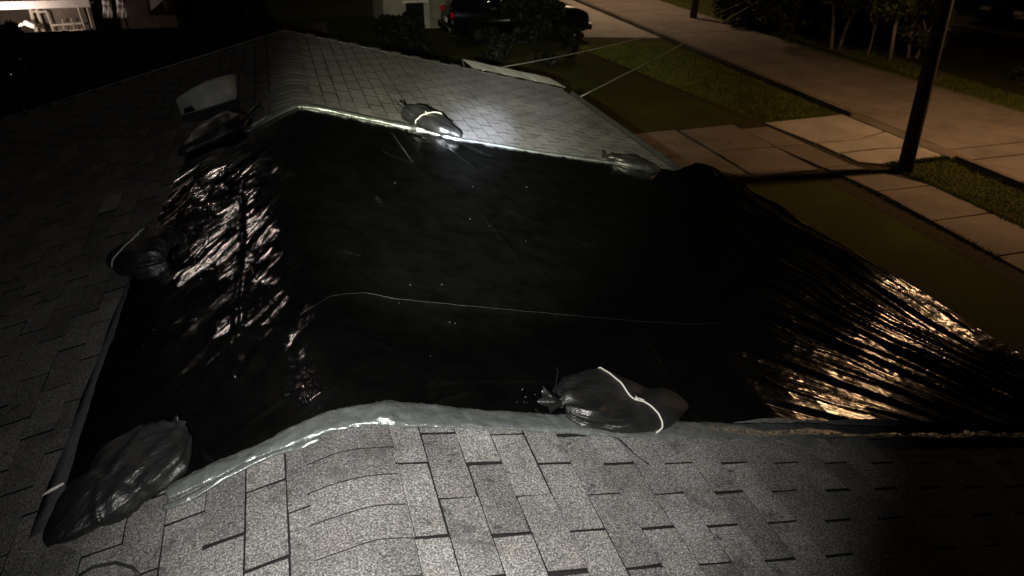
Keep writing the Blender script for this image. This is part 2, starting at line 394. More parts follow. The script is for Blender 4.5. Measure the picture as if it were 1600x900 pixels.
# shingle tabs
def tab_mesh(Lt, wd, seed):
    r = random.Random(seed); n = 4; V = []; Fc = []
    j = lambda a: r.uniform(-a, a)
    # along y in n steps; across: uphill (x=0) to butt edge (x=wd)
    for i in range(n+1):
        yy = -Lt/2+Lt*i/n + (j(.0015) if 0 < i < n else 0); bw = wd+j(.0012)
        lift = j(.0008)
        e1, e2, e3 = ((j(.0022), j(.0022), j(.0022)) if i in (0, n) else (0, 0, 0))
        if i in (0, n):
            V += [(0, yy+e1, -.002), (0, yy+e1, .0030), (bw*.5, yy+e2, .0058+lift), (bw, yy+e3, .0090+lift), (bw, yy+e3, -.002)]; continue
        V += [(0, yy, -.002), (0, yy, .0030), (bw*.5, yy, .0058+lift), (bw, yy, .0090+lift), (bw, yy, -.002)]
    for i in range(n):
        a, b = i*5, (i+1)*5
        for k in range(4): Fc.append((a+k, a+k+1, b+k+1, b+k))
    Fc += [(0, 4, 3, 2, 1), tuple(n*5+k for k in (0, 1, 2, 3, 4))]
    me = bpy.data.meshes.new('shingle'); me.from_pydata(V, [], Fc); me.update(); me.materials.append(M_SH); me.materials.append(M_CUT)
    for p_ in me.polygons:
        if abs(p_.normal.z) < .6: p_.material_index = 1
    return me
TAB, EXP, GAP = .305, .127, .0115
def project(P):
    d = Vector(P)-CAM; z = d.dot(fw)
    return (800+F*d.dot(rt)/z, 450-F*d.dot(up)/z, z) if z > .05 else (-9999, -9999, z)
variants = [tab_mesh(TAB-GAP, EXP-.0068, i) for i in range(8)]
wide_joint = [tab_mesh(TAB-.022, EXP-.0125, 50+i) for i in range(8)]     # far slope: gaps widened so shade lines between tabs show
cand = []
def courses(side):
    if side > 0: first, y0, kmax = .1065, 1.736, 32
    else: first, y0, kmax = .222, 1.79, 29
    for k in range(-1, kmax):
        s0 = first+EXP*k
        lim0 = PX if side > 0 else 3.9
        if s0+EXP > lim0+.04: break
        off = y0+(.1525 if k % 2 else 0)
        i0 = int((YN-off)/TAB)-1
        for i in range(i0, 60):
            ya = off+TAB*i; yc = ya+TAB/2
            if ya < YN or ya+TAB > YF+.16: continue
            if side > 0 and s0 > EAVE-.02 and yc > 5.6: continue
            sc_ = (s0+EXP/2)*side
            if s_left(yc)+.12 < sc_ < 4.0 and y_near(sc_)+.22 < yc < y_far(sc_)-.22: continue
            u, v, z = project(S3(sc_, yc))
            vis = -60 < u < 1660 and -60 < v < 960 and z > 0
            cand.append((z if vis else 1e3+z, s0, yc, side, k))
courses(1); courses(-1)
cand.sort()
def place(s0, yc, side, rnd=True):
    # local x = down slope, y = along, z = normal
    ex = Vector((side*CT, 0, -ST)); ez = Vector((side*ST, 0, CT)); ey = ez.cross(ex)
    M4 = Matrix((ex, ey, ez)).transposed().to_4x4()
    a = random.gauss(0, .004) if rnd else 0
    M4 = M4 @ Matrix.Rotation(a, 4, 'Z') @ Matrix.Rotation(random.gauss(0, .006), 4, 'Y')
    p = S3(side*s0, yc+random.gauss(0, .002), 0) if s0 >= 0 else S3(side*1e-6, yc)+ex*s0
    M4.translation = p+ex*random.gauss(0, .0012); return M4
ROOFS = {1: roofR, -1: roofL}
count = {1: 0, -1: 0}; rest = {1: ([], []), -1: ([], [])}; npart = 0
pale_xy = roofxy(163, 330); MI = {}
for (z, s0, yc, side, k) in cand:
    if s0 < .0 and side > 0: continue
    M4 = place(s0, yc, side)
    pale = side < 0 and abs(s0+EXP/2+pale_xy[0]) < EXP/2 and abs(yc-pale_xy[1]) < TAB/2
    if npart < 299 or pale:
        me = random.choice(variants)
        if pale:
            me = me.copy(); me.materials[0] = M_SH2; M4.translation += Vector((0, 0, .004))
        o = bpy.data.objects.new('shingle', me); COL.objects.link(o)
        o.parent = ROOFS[side]; o.matrix_parent_inverse = (Matrix.Translation(house.location) @ ROOFS[side].matrix_parent_inverse).inverted()
        o.matrix_world = M4; o.matrix_basis = M4
        if pale: o['label'] = 'paler shingle tab sitting proud of its neighbours'
        npart += 1
    else:
        V, Fc = rest[side]; me = random.choice(wide_joint if yc > 5.2 else variants); b = len(V)
        V += [M4 @ v.co for v in me.vertices]; Fc += [tuple(b+i for i in p.vertices) for p in me.polygons]; MI.setdefault(side, []).extend(p.material_index for p in me.polygons)
for side in (1, -1):
    V, Fc = rest[side]; o = arr('shingle_field', V, Fc, M_SH); o.data.materials.append(M_CUT); o.data.polygons.foreach_set('material_index', MI[side]); child(o, ROOFS[side]); o['kind'] = 'stuff'
# ridge caps: short pieces bent over the ridge, each lapping the next
def ridge_z(x, r=.05): return RZ-math.tan(TH)*(math.sqrt(x*x+r*r)-r*.55)
yc = YF-.02; i = 0
while yc > YN:
    if not (2.35 < yc < 5.35):
        y0, y1 = yc-EXP, yc+.05; hw = .122+random.uniform(-.002, .002); V = []; Fc = []; n = 22
        sh = random.uniform(-.004, .004); kx = random.uniform(-.003, .003)
        for (yy, hgt) in ((y0, .0168), (y1, .0105)):
            for layer in (0, -.0075):
                for a in range(n+1):
                    x = -hw*1.22+(hw*2.22)*a/n+sh + (kx if yy == y0 else -kx)
                    V.append((x, yy+(.0025*math.sin(a*.35+i) if yy == y0 else 0), ridge_z(x)+hgt+layer))
        m_ = n+1
        for a in range(n):
            Fc += [(a, a+1, 2*m_+a+1, 2*m_+a), (m_+a+1, m_+a, 3*m_+a, 3*m_+a+1), (a+1, a, m_+a, m_+a+1), (2*m_+a, 2*m_+a+1, 3*m_+a+1, 3*m_+a)]
        Fc += [(0, 2*m_, 3*m_, m_), (n, m_+n, 3*m_+n, 2*m_+n)]
        o = arr('ridge_cap', V, Fc, M_SH); o.data.materials.append(M_CUT); o.data.polygons.foreach_set('material_index', [0, 0, 1, 1]*n+[1, 1]); child(o, roofR)
    yc -= EXP; i += 1
# walls, fascia, gutters
WX, WL = 3.05*CT+.35, -3.2
def wallbox(name, c, d, m_): o = box(name, c, d, m_); loc_parent(o, house); return o
wallbox('wall', (WX-.06, (YN+YF)/2, 1.16), (.12, YF-YN-.66, 2.3), M_BRICK)
wallbox('wall', (WL, (YN+YF)/2, 1.16), (.12, YF-YN-.66, 2.3), M_BRICK)
for yy in (YN+.3, YF-.32):
    V = [(WL, 0), (WX, 0), (WX, 2.30), (0, 3.12), (WL, 2.36)]
    o = arr('wall', [(x, yy-.06, z) for x, z in V]+[(x, yy+.06, z) for x, z in V],
        [tuple(range(5)), tuple(range(9, 4, -1))]+[(i, i+5, (i+1) % 5+5, (i+1) % 5) for i in range(5)], M_BRICK)
    loc_parent(o, house)
def gutter(pa, pb):
    pa, pb = Vector(pa), Vector(pb); pr = [(0, .0), (0, -.10), (.075, -.10), (.12, .0), (.112, .0), (.07, -.092), (.008, -.092), (.008, 0)]
    V = [(pa.x+x, pa.y, pa.z+z) for x, z in pr]+[(pb.x+x, pb.y, pb.z+z) for x, z in pr]; n = len(pr)
    return arr('gutter', V, [(i, (i+1) % n, (i+1) % n+n, i+n) for i in range(n)]+[tuple(range(n-1, -1, -1)), tuple(range(n, 2*n))], M_GUTTER)
e = S3(EAVE, 0); loc_parent(gutter((e.x+.004, 5.74, e.z-.02), (e.x+.004, YF, e.z-.02)), house)
e = S3(PX, 0); loc_parent(gutter((e.x+.004, YN, e.z-.02), (e.x+.004, 5.71, e.z-.02)), house)
for sgn, e_ in ((1, EAVE), (-1, 3.9)):        # bargeboards on the far gable
    a, b = S3(sgn*.001, YF, -.02), S3(sgn*e_, YF, -.02); d = .18
    V = [a+Vector((0, .004, .03)), b+Vector((0, .004, .03)), b+Vector((0, .004, -d)), a+Vector((0, .004, -d))]
    V += [v+Vector((0, .035, 0)) for v in V]
    loc_parent(arr('bargeboard', V, [(3, 2, 1, 0), (4, 5, 6, 7), (0, 1, 5, 4), (1, 2, 6, 5), (2, 3, 7, 6), (3, 0, 4, 7)], M_GUTTER), house)
for yy in (2.1, -1.0, 5.2): wallbox('porch_post', (3.92, yy, 1.08), (.10, .10, 2.15), M_TRIM)

# ------------------------------------------------------------------ the tarp
def prof(s):                                  # x and z of the covered roof at signed arc s
    s = np.asarray(s, float); r = .09
    x = s*CT; z = RZ-math.tan(TH)*(np.sqrt(x*x+r*r)-r*.75)+.010
    over = np.clip(s-PX, 0, None); z = z-over**1.3*.35
    z = z-sm(-s, .86, 1.0)*.012
    return x, z
def creases():
    out = []
    def c(u0, v0, u1, v1, amp, wd): out.append((roofxy(u0, v0), roofxy(u1, v1), amp*1.5, wd))
    c(385, 605, 462, 500, .020, .022); c(395, 675, 468, 622, .012, .012); c(478, 655, 525, 612, .012, .012)
    c(388, 585, 470, 470, .012, .018); c(402, 500, 466, 440, .014, .018); c(672, 642, 750, 620, .006, .010)
    c(665, 614, 730, 606, .006, .008); c(735, 607, 880, 606, .004, .012); c(700, 612, 725, 609, .005, .006)
    c(603, 205, 662, 290, .004, .012); c(740, 325, 830, 440, .0035, .014); c(1000, 525, 1065, 660, .006, .014)
    c(1020, 595, 1110, 700, .006, .012); c(745, 365, 800, 372, .003, .008); c(530, 398, 565, 408, .006, .006)
    c(686, 514, 718, 518, .004, .008); c(583, 312, 598, 330, .007, .007); c(610, 295, 622, 291, .005, .006)
    c(715, 228, 765, 252, .012, .012); c(700, 240, 740, 268, .006, .012); c(640, 215, 662, 224, .008, .012)
    c(228, 588, 285, 567, .006, .006); c(312, 262, 318, 285, .010, .006); c(600, 245, 640, 262, .005, .01)
    c(780, 330, 1000, 425, .003, .02); c(560, 530, 620, 560, .003, .014); c(840, 430, 880, 470, .003, .012)
    return out
CR = creases()
def tarp_height(s, y):
    s = np.asarray(s, float); y = np.asarray(y, float)
    h = .010*fbm(s*1.6, y*1.6, 3, 1)
    # left slope: diagonal gathers and one long fold parallel to the ridge
    a = (.6*s+.8*y); b = (.8*s-.6*y)
    mL = sm(-s+.10*(vn(y*5, s*0, 61)-.5), .0, .24)*sm(y, 2.2, 2.5)*(1-sm(y, 4.6, 5.3))*(1-.45*sm(-s, .72, .85))
    warp = .10*fbm(a*2.2, b*2.2, 2, 4)
    h = h + mL*(.034*ridged(a*1.3, (b+warp)*6.5, 3, 5, 2.2) + .0075*ridged(a*1.1, (b+warp)*28, 2, 8, 2))
    h = h + .010*np.exp(-((s+.385+.006*np.sin(y*3.1))/.008)**2)*sm(y, 2.1, 2.5)*(1-sm(y, 4.3, 4.6))
    # right side: folds fanning from the near lower corner
    cx, cy = 4.35, .85; dx, dy = s-cx, y-cy; rr = np.hypot(dx, dy); ph = np.arctan2(dy, dx)
    ph = ph+.16*fbm(rr*1.1, ph*2.0, 3, 12)
    edge_s = np.interp(y, [1.9, 2.4, 2.8, 3.2, 3.6, 4.0, 5.0, 6.0], [1.45, 1.5, 1.85, 2.3, 2.75, 3.12, 3.2, 3.25])
    mR = sm(s, edge_s-.02, edge_s+.30)
    mR2 = sm(s, edge_s, edge_s+.25)*sm(y, 1.98, 2.12)
    f1 = ridged(ph*13.0, rr*.55, 3, 14, 1.5); f2 = ridged(ph*30, rr*.8, 2, 18, 1.6)
    h = h + mR*(.050*f1 + .010*f2*(.4+.6*vn(s*2, y*2, 3))) + mR2*.003*ridged(s*9+y*4, y*11-s*5, 3, 21, 1.5)
    # the roll of slack along the porch crease
    h = h + .030*np.exp(-((s-edge_s)/.09)**2)*sm(y, 3.6, 4.6)
    # slack near the front edge and gathers at the far edge
    dn = y-y_near(s); df = y_far(s)-y
    h = h + .004*ridged(s*5, dn*1.5, 2, 25)*np.exp(-np.clip(dn, 0, 9)/.35)
    h = h + .007*sm(s, -.1, .15)*ridged(s*11, df*2, 2, 27)*np.exp(-np.clip(df, 0, 9)/.22)
    for (p, q, amp, wd) in CR:
        ax, ay = p; bx_, by = q; L2 = (bx_-ax)**2+(by-ay)**2
        t = ((s-ax)*(bx_-ax)+(y-ay)*(by-ay))/L2; tc = np.clip(t, 0, 1)
        d2 = (s-ax-tc*(bx_-ax))**2+(y-ay-tc*(by-ay))**2
        h = h+amp*np.exp(-d2/(wd*wd))*(.35+.65*np.sin(np.pi*np.clip(tc, .02, .98)))
    # lumps lifted by a bag at the far right corner
    h = h + .075*np.exp(-((s-3.72)/.26)**2-((y-5.70)/.15)**2)
    return h
def tarp_mesh(name, s0, s1, yA, yB, step, lift, parent):
    ns = int((s1-s0)/step); ny = int(3.7/step*((yB-yA)))
    ts = np.linspace(0, 1, ns+1); ty = np.linspace(yA, yB, ny+1)
    A, B = np.meshgrid(ts, ty, indexing='ij')
    s = s0+(s1-s0)*A
    for _ in range(2):
        y = y_near(s)+(y_far(s)-y_near(s))*B
        lo = s_left(y) if s0 < -.5 else s0; hi = s_right(y) if s1 > 3.9 else s1
        s = lo+(hi-lo)*A
    y = y_near(s)+(y_far(s)-y_near(s))*B
    # keep the ridge on a mesh line by relaxing nothing: step is fine enough
    h = tarp_height(s, y)+lift
    x, z = prof(s)
    nx = np.where(s > 0, 1, -1)*ST*sm(np.abs(s), .0, .15)
    V = np.stack([x+nx*h, y, z+h*CT], -1).reshape(-1, 3)
    m_ = ny+1; I = np.arange(ns)[:, None]*m_+np.arange(ny)[None, :]
    Fc = np.stack([I, I+m_, I+m_+1, I+1], -1).reshape(-1, 4)
    me = bpy.data.meshes.new(name)
    me.vertices.add(len(V)); me.vertices.foreach_set('co', V.ravel().astype('f'))
    me.loops.add(Fc.size); me.loops.foreach_set('vertex_index', Fc.ravel().astype('i'))
    me.polygons.add(len(Fc)); me.polygons.foreach_set('loop_start', np.arange(0, Fc.size, 4, dtype='i'))
    me.polygons.foreach_set('loop_total', np.full(len(Fc), 4, 'i')) if False else None
    me.update(calc_edges=True); me.validate()
    me.polygons.foreach_set('use_smooth', np.ones(len(me.polygons), bool))
    edge_s = np.interp(y, [1.9, 2.4, 2.8, 3.2, 3.6, 4.0, 5.0, 6.0], [1.45, 1.5, 1.85, 2.3, 2.75, 3.12, 3.2, 3.25])
    cr = .02+.20*sm(-s, .05, .2)*(1-sm(y, 4.6, 5.3))+.26*sm(s, edge_s, edge_s+.3)
    at = me.attributes.new('crinkle', 'FLOAT', 'POINT'); at.data.foreach_set('value', cr.ravel().astype('f'))
    rr, ph = np.hypot(s-4.35, y-.85), np.arctan2(y-.85, s-4.35); k = sm(s, .5, .9)
    fv = np.stack([(1-k)*(.6*s+.8*y)*2.6+k*rr*1.0, (1-k)*(.8*s-.6*y)*36+k*ph*55, 0*s], -1)
    fa = me.attributes.new('fold', 'FLOAT_VECTOR', 'POINT'); fa.data.foreach_set('vector', fv.ravel().astype('f'))
    o = link(name, me, M_TARP); loc_parent(o, parent)
    return o
tarp = thing('tarp', 'black plastic tarp spread over the roof ridge with rolled silver edges and wrinkled sides', 'tarp', (1.5, 3.9, RZ))
tarp_mesh('sheet', -.95, 4.5, 0.0, 1.0, .0085, .004, tarp)
# the second sheet lapped over the near part: its far edge is the long seam
def seam_B(s):
    yy = np.interp(s, [-.2, -.1, 0, .15, .29, .83, 1.52, 2.2], [2.60, 2.68, 2.765, 2.80, 2.765, 2.745, 2.735, 2.75]); return yy
def lap_mesh():
    ns, ny = 420, 150; s = np.linspace(-.13, 2.15, ns+1)[:, None]+np.zeros((1, ny+1)); t = np.linspace(0, 1, ny+1)[None, :]
    y = y_near(s)+.02+(seam_B(s)-y_near(s)-.02)*t
    ends = np.minimum(sm(s, -.13, .05), 1-sm(s, 1.9, 2.15))
    d = seam_B(s)-y
    h = tarp_height(s, y)+.0045+.004*ends*np.exp(-(d/.03)**2)*(.6+.8*vn(s*9, s*0, 31))
    x, z = prof(s); nx = np.where(s > 0, 1, -1)*ST*sm(np.abs(s), .0, .15)
    V = np.stack([x+nx*h, y, z+h*CT], -1).reshape(-1, 3); m_ = ny+1
    Fc = [(i*m_+j, (i+1)*m_+j, (i+1)*m_+j+1, i*m_+j+1) for i in range(ns) for j in range(ny)]
    b = len(V); low = np.stack([x[:, -1], y[:, -1]+.001, z[:, -1]+.0], -1); V = np.vstack([V, low])
    Fc += [(i*m_+ny, (i+1)*m_+ny, b+i+1, b+i) for i in range(ns)]
    o = arr('lapped_sheet', V, Fc, M_TARP, None, True); loc_parent(o, tarp)
lap_mesh()
# thin pale thread along the seam lip
def on_tarp(s, y, h=0.0):
    x, z = prof(s); hh = float(tarp_height(s, y))+h; return Vector((float(x)+(ST if s > 0.05 else -ST if s < -.05 else 0)*hh, float(y), float(z)+hh*CT))
pts = [on_tarp(s, float(seam_B(s))+.001, .0105+.0008*math.sin(s*40)) for s in np.linspace(-.12, 2.0, 120)]
V, Fc = tube(pts, .0006, 5); o = arr('seam_lip', V, Fc, M_SEAM, None, True); loc_parent(o, tarp)
# rolled silver edges
def roll(name, path, wid, hgt, material, lean=0, kink=.0, seg=24, hump=.5):
    P = [Vector(p) for p in path]; n = len(P); V = []; Fc = []
    for i, p in enumerate(P):
        t = (P[min(i+1, n-1)]-P[max(i-1, 0)]).normalized(); sgn = 1 if p.x > 0 else -1; k = min(1, abs(p.x)/.15)
        nrm = Vector((sgn*ST*k, 0, CT)).normalized(); a = t.cross(nrm).normalized(); nrm = a.cross(t).normalized()
        W = wid(i/(n-1)); H = hgt(i/(n-1))
        for q in range(seg):
            an = 2*math.pi*q/seg; ca, sa = math.cos(an), math.sin(an)
            rad = 1+kink*(float(fbm(i*.22, q*.55, 3, 41))-.5)
            fd = float(ridged(i*.10+q*.42, q*.35-i*.03, 3, 43, 2.2))*.55 + float(ridged(i*.33+q*.2, q*.25-i*.1, 2, 47, 3))*.40
            V.append(p+a*(W*.5*math.copysign(abs(ca)**.7, ca)*rad)+nrm*(H*(.45+.5*math.copysign(abs(sa)**.8, sa)*rad+max(0, sa)*fd)))
    for i in range(n-1):
        for q in range(seg): Fc.append((i*seg+q, i*seg+(q+1) % seg, (i+1)*seg+(q+1) % seg, (i+1)*seg+q))
    Fc += [tuple(range(seg-1, -1, -1)), tuple((n-1)*seg+k for k in range(seg))]
    o = arr(name, V, Fc, material, None, True); loc_parent(o, tarp); return o
def spath(f, ss, h=.004):
    out = []
    for s in ss:
        x, z = prof(s); out.append((float(x), float(f(s)), float(z)+h))
    return out
ssn = np.concatenate([np.linspace(-.59, .2, 110), np.linspace(.21, 3.4, 300)])
def wn(t):
    return (.55+.45*min(1, t/.13))*(.108+.005*math.sin(t*31)+.003*math.sin(t*77)-.035*max(0, t-.35)*1.2-.04*math.exp(-((t-.10)/.03)**2)+.015*math.exp(-((t-.26)/.03)**2))
roll('rolled_edge', spath(lambda s: float(y_near(s))-.033+.002*math.sin(s*7), ssn), wn, lambda t: (.015-.009*min(1, max(0, t-.45)*3))+.002*math.sin(t*50)+.012*math.exp(-((t-.24)/.02)**2), M_SILVER, kink=.35)
# a thinner fold lying against the first on the left slope
roll('folded_strip', spath(lambda s: float(y_near(s))-.083+.012*math.sin(s*15), np.linspace(-.60, -.10, 50)), lambda t: .020+.012*math.sin(t*9)**2, lambda t: .009, M_SILVER, kink=.5)
ssf = np.linspace(-.40, 3.2, 170)
roll('rolled_edge', spath(lambda s: float(y_far(s))+.004*math.sin(s*9), ssf, .008), lambda t: (.075 if t < .36 else .030)*(1+.15*math.sin(t*60)), lambda t: .020 if t < .38 else .012, M_SILVER, kink=.35)
# hem along the left edge
pl = [S3(float(s_left(y))-.035, float(y), .004) for y in np.linspace(1.98, 3.75, 60)]
def hem(ys_, w0, w1):
    V = []; Fc = []
    for i, y in enumerate(ys_):
        t = i/(len(ys_)-1); W = w0+(w1-w0)*t; e_ = float(s_left(y))
        V += [S3(e_-W+.004*math.sin(y*11), float(y), .007), S3(e_-W*.5, float(y), .014+.003*math.sin(y*7)), S3(e_+.01, float(y), .026), S3(e_-W, float(y), .002)]
    for i in range(len(ys_)-1):
        a, b = i*4, i*4+4; Fc += [(a, b, b+1, a+1), (a+1, b+1, b+2, a+2), (a+3, b+3, b, a)]
    o = arr('side_hem', V, Fc, M_HEM, None, True); loc_parent(o, tarp)
hem(np.linspace(1.97, 3.7, 60), .085, .05)
V, Fc = tube([S3(-1.035, 2.135, .03), S3(-1.0, 2.14, .035), S3(-.965, 2.15, .035)], [.004, .006, .004], 6)
o = arr('corner_tab', V, Fc, M_SOFFIT, None, True); loc_parent(o, tarp)
V, Fc = tube([S3(float(s_left(y))+.004, float(y), .024+.004*math.sin(y*8)) for y in np.linspace(3.9, 5.5, 60)], .0035, 6)
o = arr('edge_bead', V, Fc, M_SILVER, None, True); loc_parent(o, tarp)
# staples and bits of grit shining on the rolled edge
for (u, v) in [(735, 658), (742, 664), (1048, 672), (1108, 680), (1112, 678), (1342, 676), (1426, 680)]:
    s, y = roofxy(u, v); p = S3(s, y, .036)
    V, Fc = tube([p+Vector((-.006, -.006, 0)), p+Vector((0, 0, .002)), p+Vector((.004, .010, 0))], .0016, 5)
    o = arr('staple', V, Fc, M_STEEL); loc_parent(o, tarp)

# pale flecks standing in for glints on the black sheet
V = []; Fc = []
for (u, v) in [(617, 295), (588, 321), (592, 325), (547, 404), (560, 408), (623, 484), (702, 515), (710, 517), (716, 294), (738, 300), (734, 351), (822, 300), (821, 385), (764, 362),
               (815, 620), (820, 632), (835, 628), (806, 640), (818, 640), (822, 641), (672, 567), (641, 455), (465, 207), (230, 555), (248, 532), (690, 455), (905, 640), (1245, 357), (1225, 352)]:
    s, y = roofxy(u, v); p = on_tarp(s, y, .006); b = len(V); q = random.uniform(.0012, .0030)
    for k in range(6):
        d = [(1, 0, 0), (-1, 0, 0), (0, 1, 0), (0, -1, 0), (0, 0, 1), (0, 0, -1)][k]; V.append(p+Vector(d)*q*random.uniform(.6, 1.3))
    Fc += [(b+i, b+j, b+k) for i, j, k in [(0, 2, 4), (2, 1, 4), (1, 3, 4), (3, 0, 4), (2, 0, 5), (1, 2, 5), (3, 1, 5), (0, 3, 5)]]
o = arr('glint_flecks', V, Fc, M_HEM); loc_parent(o, tarp); o['kind'] = 'stuff'

# ------------------------------------------------------------------ sandbags (black bags weighing the edges down)
def wander(v, f, sd):
    return float(vn(v.x*f+sd, v.y*f+v.z*f*.7, 51)+vn(v.z*f-sd, v.x*f*.8-v.y*f, 57)-1)
def sandbag(pn, pe, width, height, label, seed, cordat=None, string=False, tail=.09, hn=0.02, waist=0.0, cord_mat=None, sq=1.0, flare=1.0):
    """pn, pe: (s, y) of the tied neck and of the far end on the roof."""
    A, B = S3(*pn, .012), S3(*pe, .012); L_ = (B-A).length; mid = (A+B)/2
    n = Vector((ST if mid.x > 0.05 else -ST if mid.x < -.05 else 0, 0, CT)).normalized()
    ex = (B-A).normalized(); ey = n.cross(ex).normalized(); ez = ex.cross(ey)
    root = thing('sandbag', label, 'sandbag', tuple(mid), 'black sandbags holding the tarp edges')
    rnd = random.Random(seed); nu, nv = 96, 88; V = []; Fc = []
    def rad(t):                                # t 0 at the neck, 1 at the end
        q = max(0, min(1, t)); r = (math.sin(math.pi*min(1, q**.72))**.62) if q < 1 else 0
        return r
    ph0 = rnd.uniform(0, 6); kf = rnd.choice([7, 9, 8])
    def surf(t, an):
        r = rad(t)*.94+.055*(1-t) if t < .97 else rad(t)
        pleat = 1+(.12*math.exp(-t*7.0))*math.sin(kf*an+ph0+2.2*t)+.05*math.exp(-t*6)*math.sin(17*an+ph0*2+4*t)-waist*math.exp(-((t-.52+.05*math.cos(an))/.06)**2)
        ca, sa = math.cos(an), math.sin(an)
        w_ = width*.5*r*pleat*math.copysign(abs(ca)**.85, ca)
        hz = height*(.5*r*pleat*math.copysign(abs(sa)**.9, sa)); sag = height*.42*(r**.5) 
        z = hz+sag+hn*(1-r)
        p = Vector((t*L_, w_, z))
        k = wander(p, 5, seed)*.046+wander(p, 11, seed+9)*.018+wander(p, 15, seed+3)*.012*math.exp(-t*.8)
        # creases: sharp folds running from the neck
        cr = math.exp(-t*3.0)*.009*(1-abs(math.sin(an*5+ph0+3*t+1.5*wander(p, 5, seed))))**2*4 + .011*(1-min(1, abs(wander(p, 4, seed+21))*3.2))**3*2.2
        d = Vector((0, ca, sa)); p += d*((k+cr*.6)*min(1, r*1.6))
        if p.z < .0: p.z = .004*sa-.002
        return p
    for i in range(nu+1):
        t = .012+(i/nu)*.988
        for j in range(nv): V.append(surf(t, 2*math.pi*j/nv))
    for i in range(nu):
        for j in range(nv): Fc.append((i*nv+j, i*nv+(j+1) % nv, (i+1)*nv+(j+1) % nv, (i+1)*nv+j))
    Fc.append(tuple(nu*nv+j for j in range(nv)))
    M4 = Matrix((ex, ey, ez)).transposed().to_4x4(); M4.translation = A
    def put(name, V, Fc, mtl):
        W = [M4 @ Vector(v) for v in V]; o = arr(name, W, Fc, mtl, None, True); loc_parent(o, root)
        me = o.data
        if mtl is M_BAG:
            at = me.attributes.new('crinkle', 'FLOAT', 'POINT'); at.data.foreach_set('value', [.8]*len(me.vertices))
            fa = me.attributes.new('fold', 'FLOAT_VECTOR', 'POINT'); fa.data.foreach_set('vector', [c for v in V for c in (v[0]*9+seed, v[1]*22, v[2]*16)])
        return o
    put('bag_body', V, Fc, M_BAG)
    # flared tail of gathered plastic beyond the tie
    V = []; Fc = []; nt_, ns_ = 12, 36
    for i in range(nt_+1):
        t = i/nt_; rr_ = (.010+.030*t**1.2*flare)*(width/.36)
        for j in range(ns_):
            an = 2*math.pi*j/ns_; g = 1+.35*t*math.sin(5*an+ph0)+.22*t*math.sin(9*an+ph0*3)
            V.append((-t*tail+.012*math.sin(3*an+ph0)*t+.02, rr_*g*math.cos(an)*1.25, hn+height*.10+.020*t+rr_*g*math.sin(an)*.8+.012))
    for i in range(nt_):
        for j in range(ns_): Fc.append((i*ns_+(j+1) % ns_, i*ns_+j, (i+1)*ns_+j, (i+1)*ns_+(j+1) % ns_))
    put('neck_tail', V, Fc, M_BAG)
    tie = [(0.014+.003*math.sin(a*2), .019*math.cos(a)*width/.36, hn+height*.10+.014+.017*math.sin(a)) for a in np.linspace(0, 2*math.pi, 20)[:-1]]
    V, Fc = tube(tie, .0035, 6, closed=True); put('tie', V, Fc, M_DCORD if string else M_BAG)
    if cordat is not None:
        t0, slant = cordat; pth = []
        for an in np.linspace(-.35, math.pi+.35, 60):
            t = t0+slant*math.cos(an)+.012*math.sin(3*an); p = surf(t, an); d = Vector((0, math.cos(an), math.sin(an)))
            pth.append(p+d*.004)
        V, Fc = tube(pth, .0034*sq, 8); put('cord', V, Fc, cord_mat or M_CORD)
        k = pth[34]; V, Fc = tube([k+Vector((-.004, -.004, .002)), k+Vector((-.022, .010, .012)), k+Vector((-.026, .004, .006)), k+Vector((-.004, .008, .004)), k+Vector((.012, -.006, .004))], .0045*sq, 7)
        put('knot', V, Fc, cord_mat or M_CORD)
    if string:
        a = Vector((.015, 0, hn+height*.10+.03))
        V, Fc = tube([a, Vector((.05, -.05, height*.45)), Vector((.10, -.12, height*.22)), Vector((.17, -.19, .03)), Vector((.22, -.25, .006)), Vector((.25, -.30, .004))], .0022, 6); put('string', V, Fc, M_DCORD)
        V, Fc = tube([a, Vector((.0, .03, height*.4)), Vector((.03, .09, height*.42)), Vector((.09, .20, .06)), Vector((.14, .30, .012)), Vector((.18, .38, .012))], .0020, 6); put('string', V, Fc, M_DCORD)
    return root
P2 = roofxy
sandbag((.77, 2.00), (1.38, 2.04), .35, .115, 'plump black sandbag with white cord around it on the near silver edge', 3, (.50, -.10), True, hn=.03, tail=.075)
sandbag((.88, 6.02), (1.235, 5.50), .30, .16, 'black sandbag with white cord beside the bright spot at the far edge', 9, (.46, .06), False, tail=.10, hn=.05, sq=1.2)
sandbag((2.68, 5.74), (3.20, 5.62), .28, .12, 'dim black sandbag on far edge near the gutter', 14, None, True, tail=.07)
sandbag((-.36, 5.72), (-.86, 5.36), .30, .15, 'unlit black sandbag near the roof vent at the far left corner', 21, None, False, tail=.13, hn=.04)
sandbag((-.70, 3.62), (-1.08, 3.86), .34, .19, 'dark sandbag with thin cord midway along the left tarp edge', 27, (.60, .10), False, tail=.06)
sandbag((-.53, 2.13), (-.93, 1.83), .36, .155, 'largest nearest sandbag slumped over the near left tarp corner', 33, None, False, tail=.02, hn=.05, flare=.6, waist=.13)

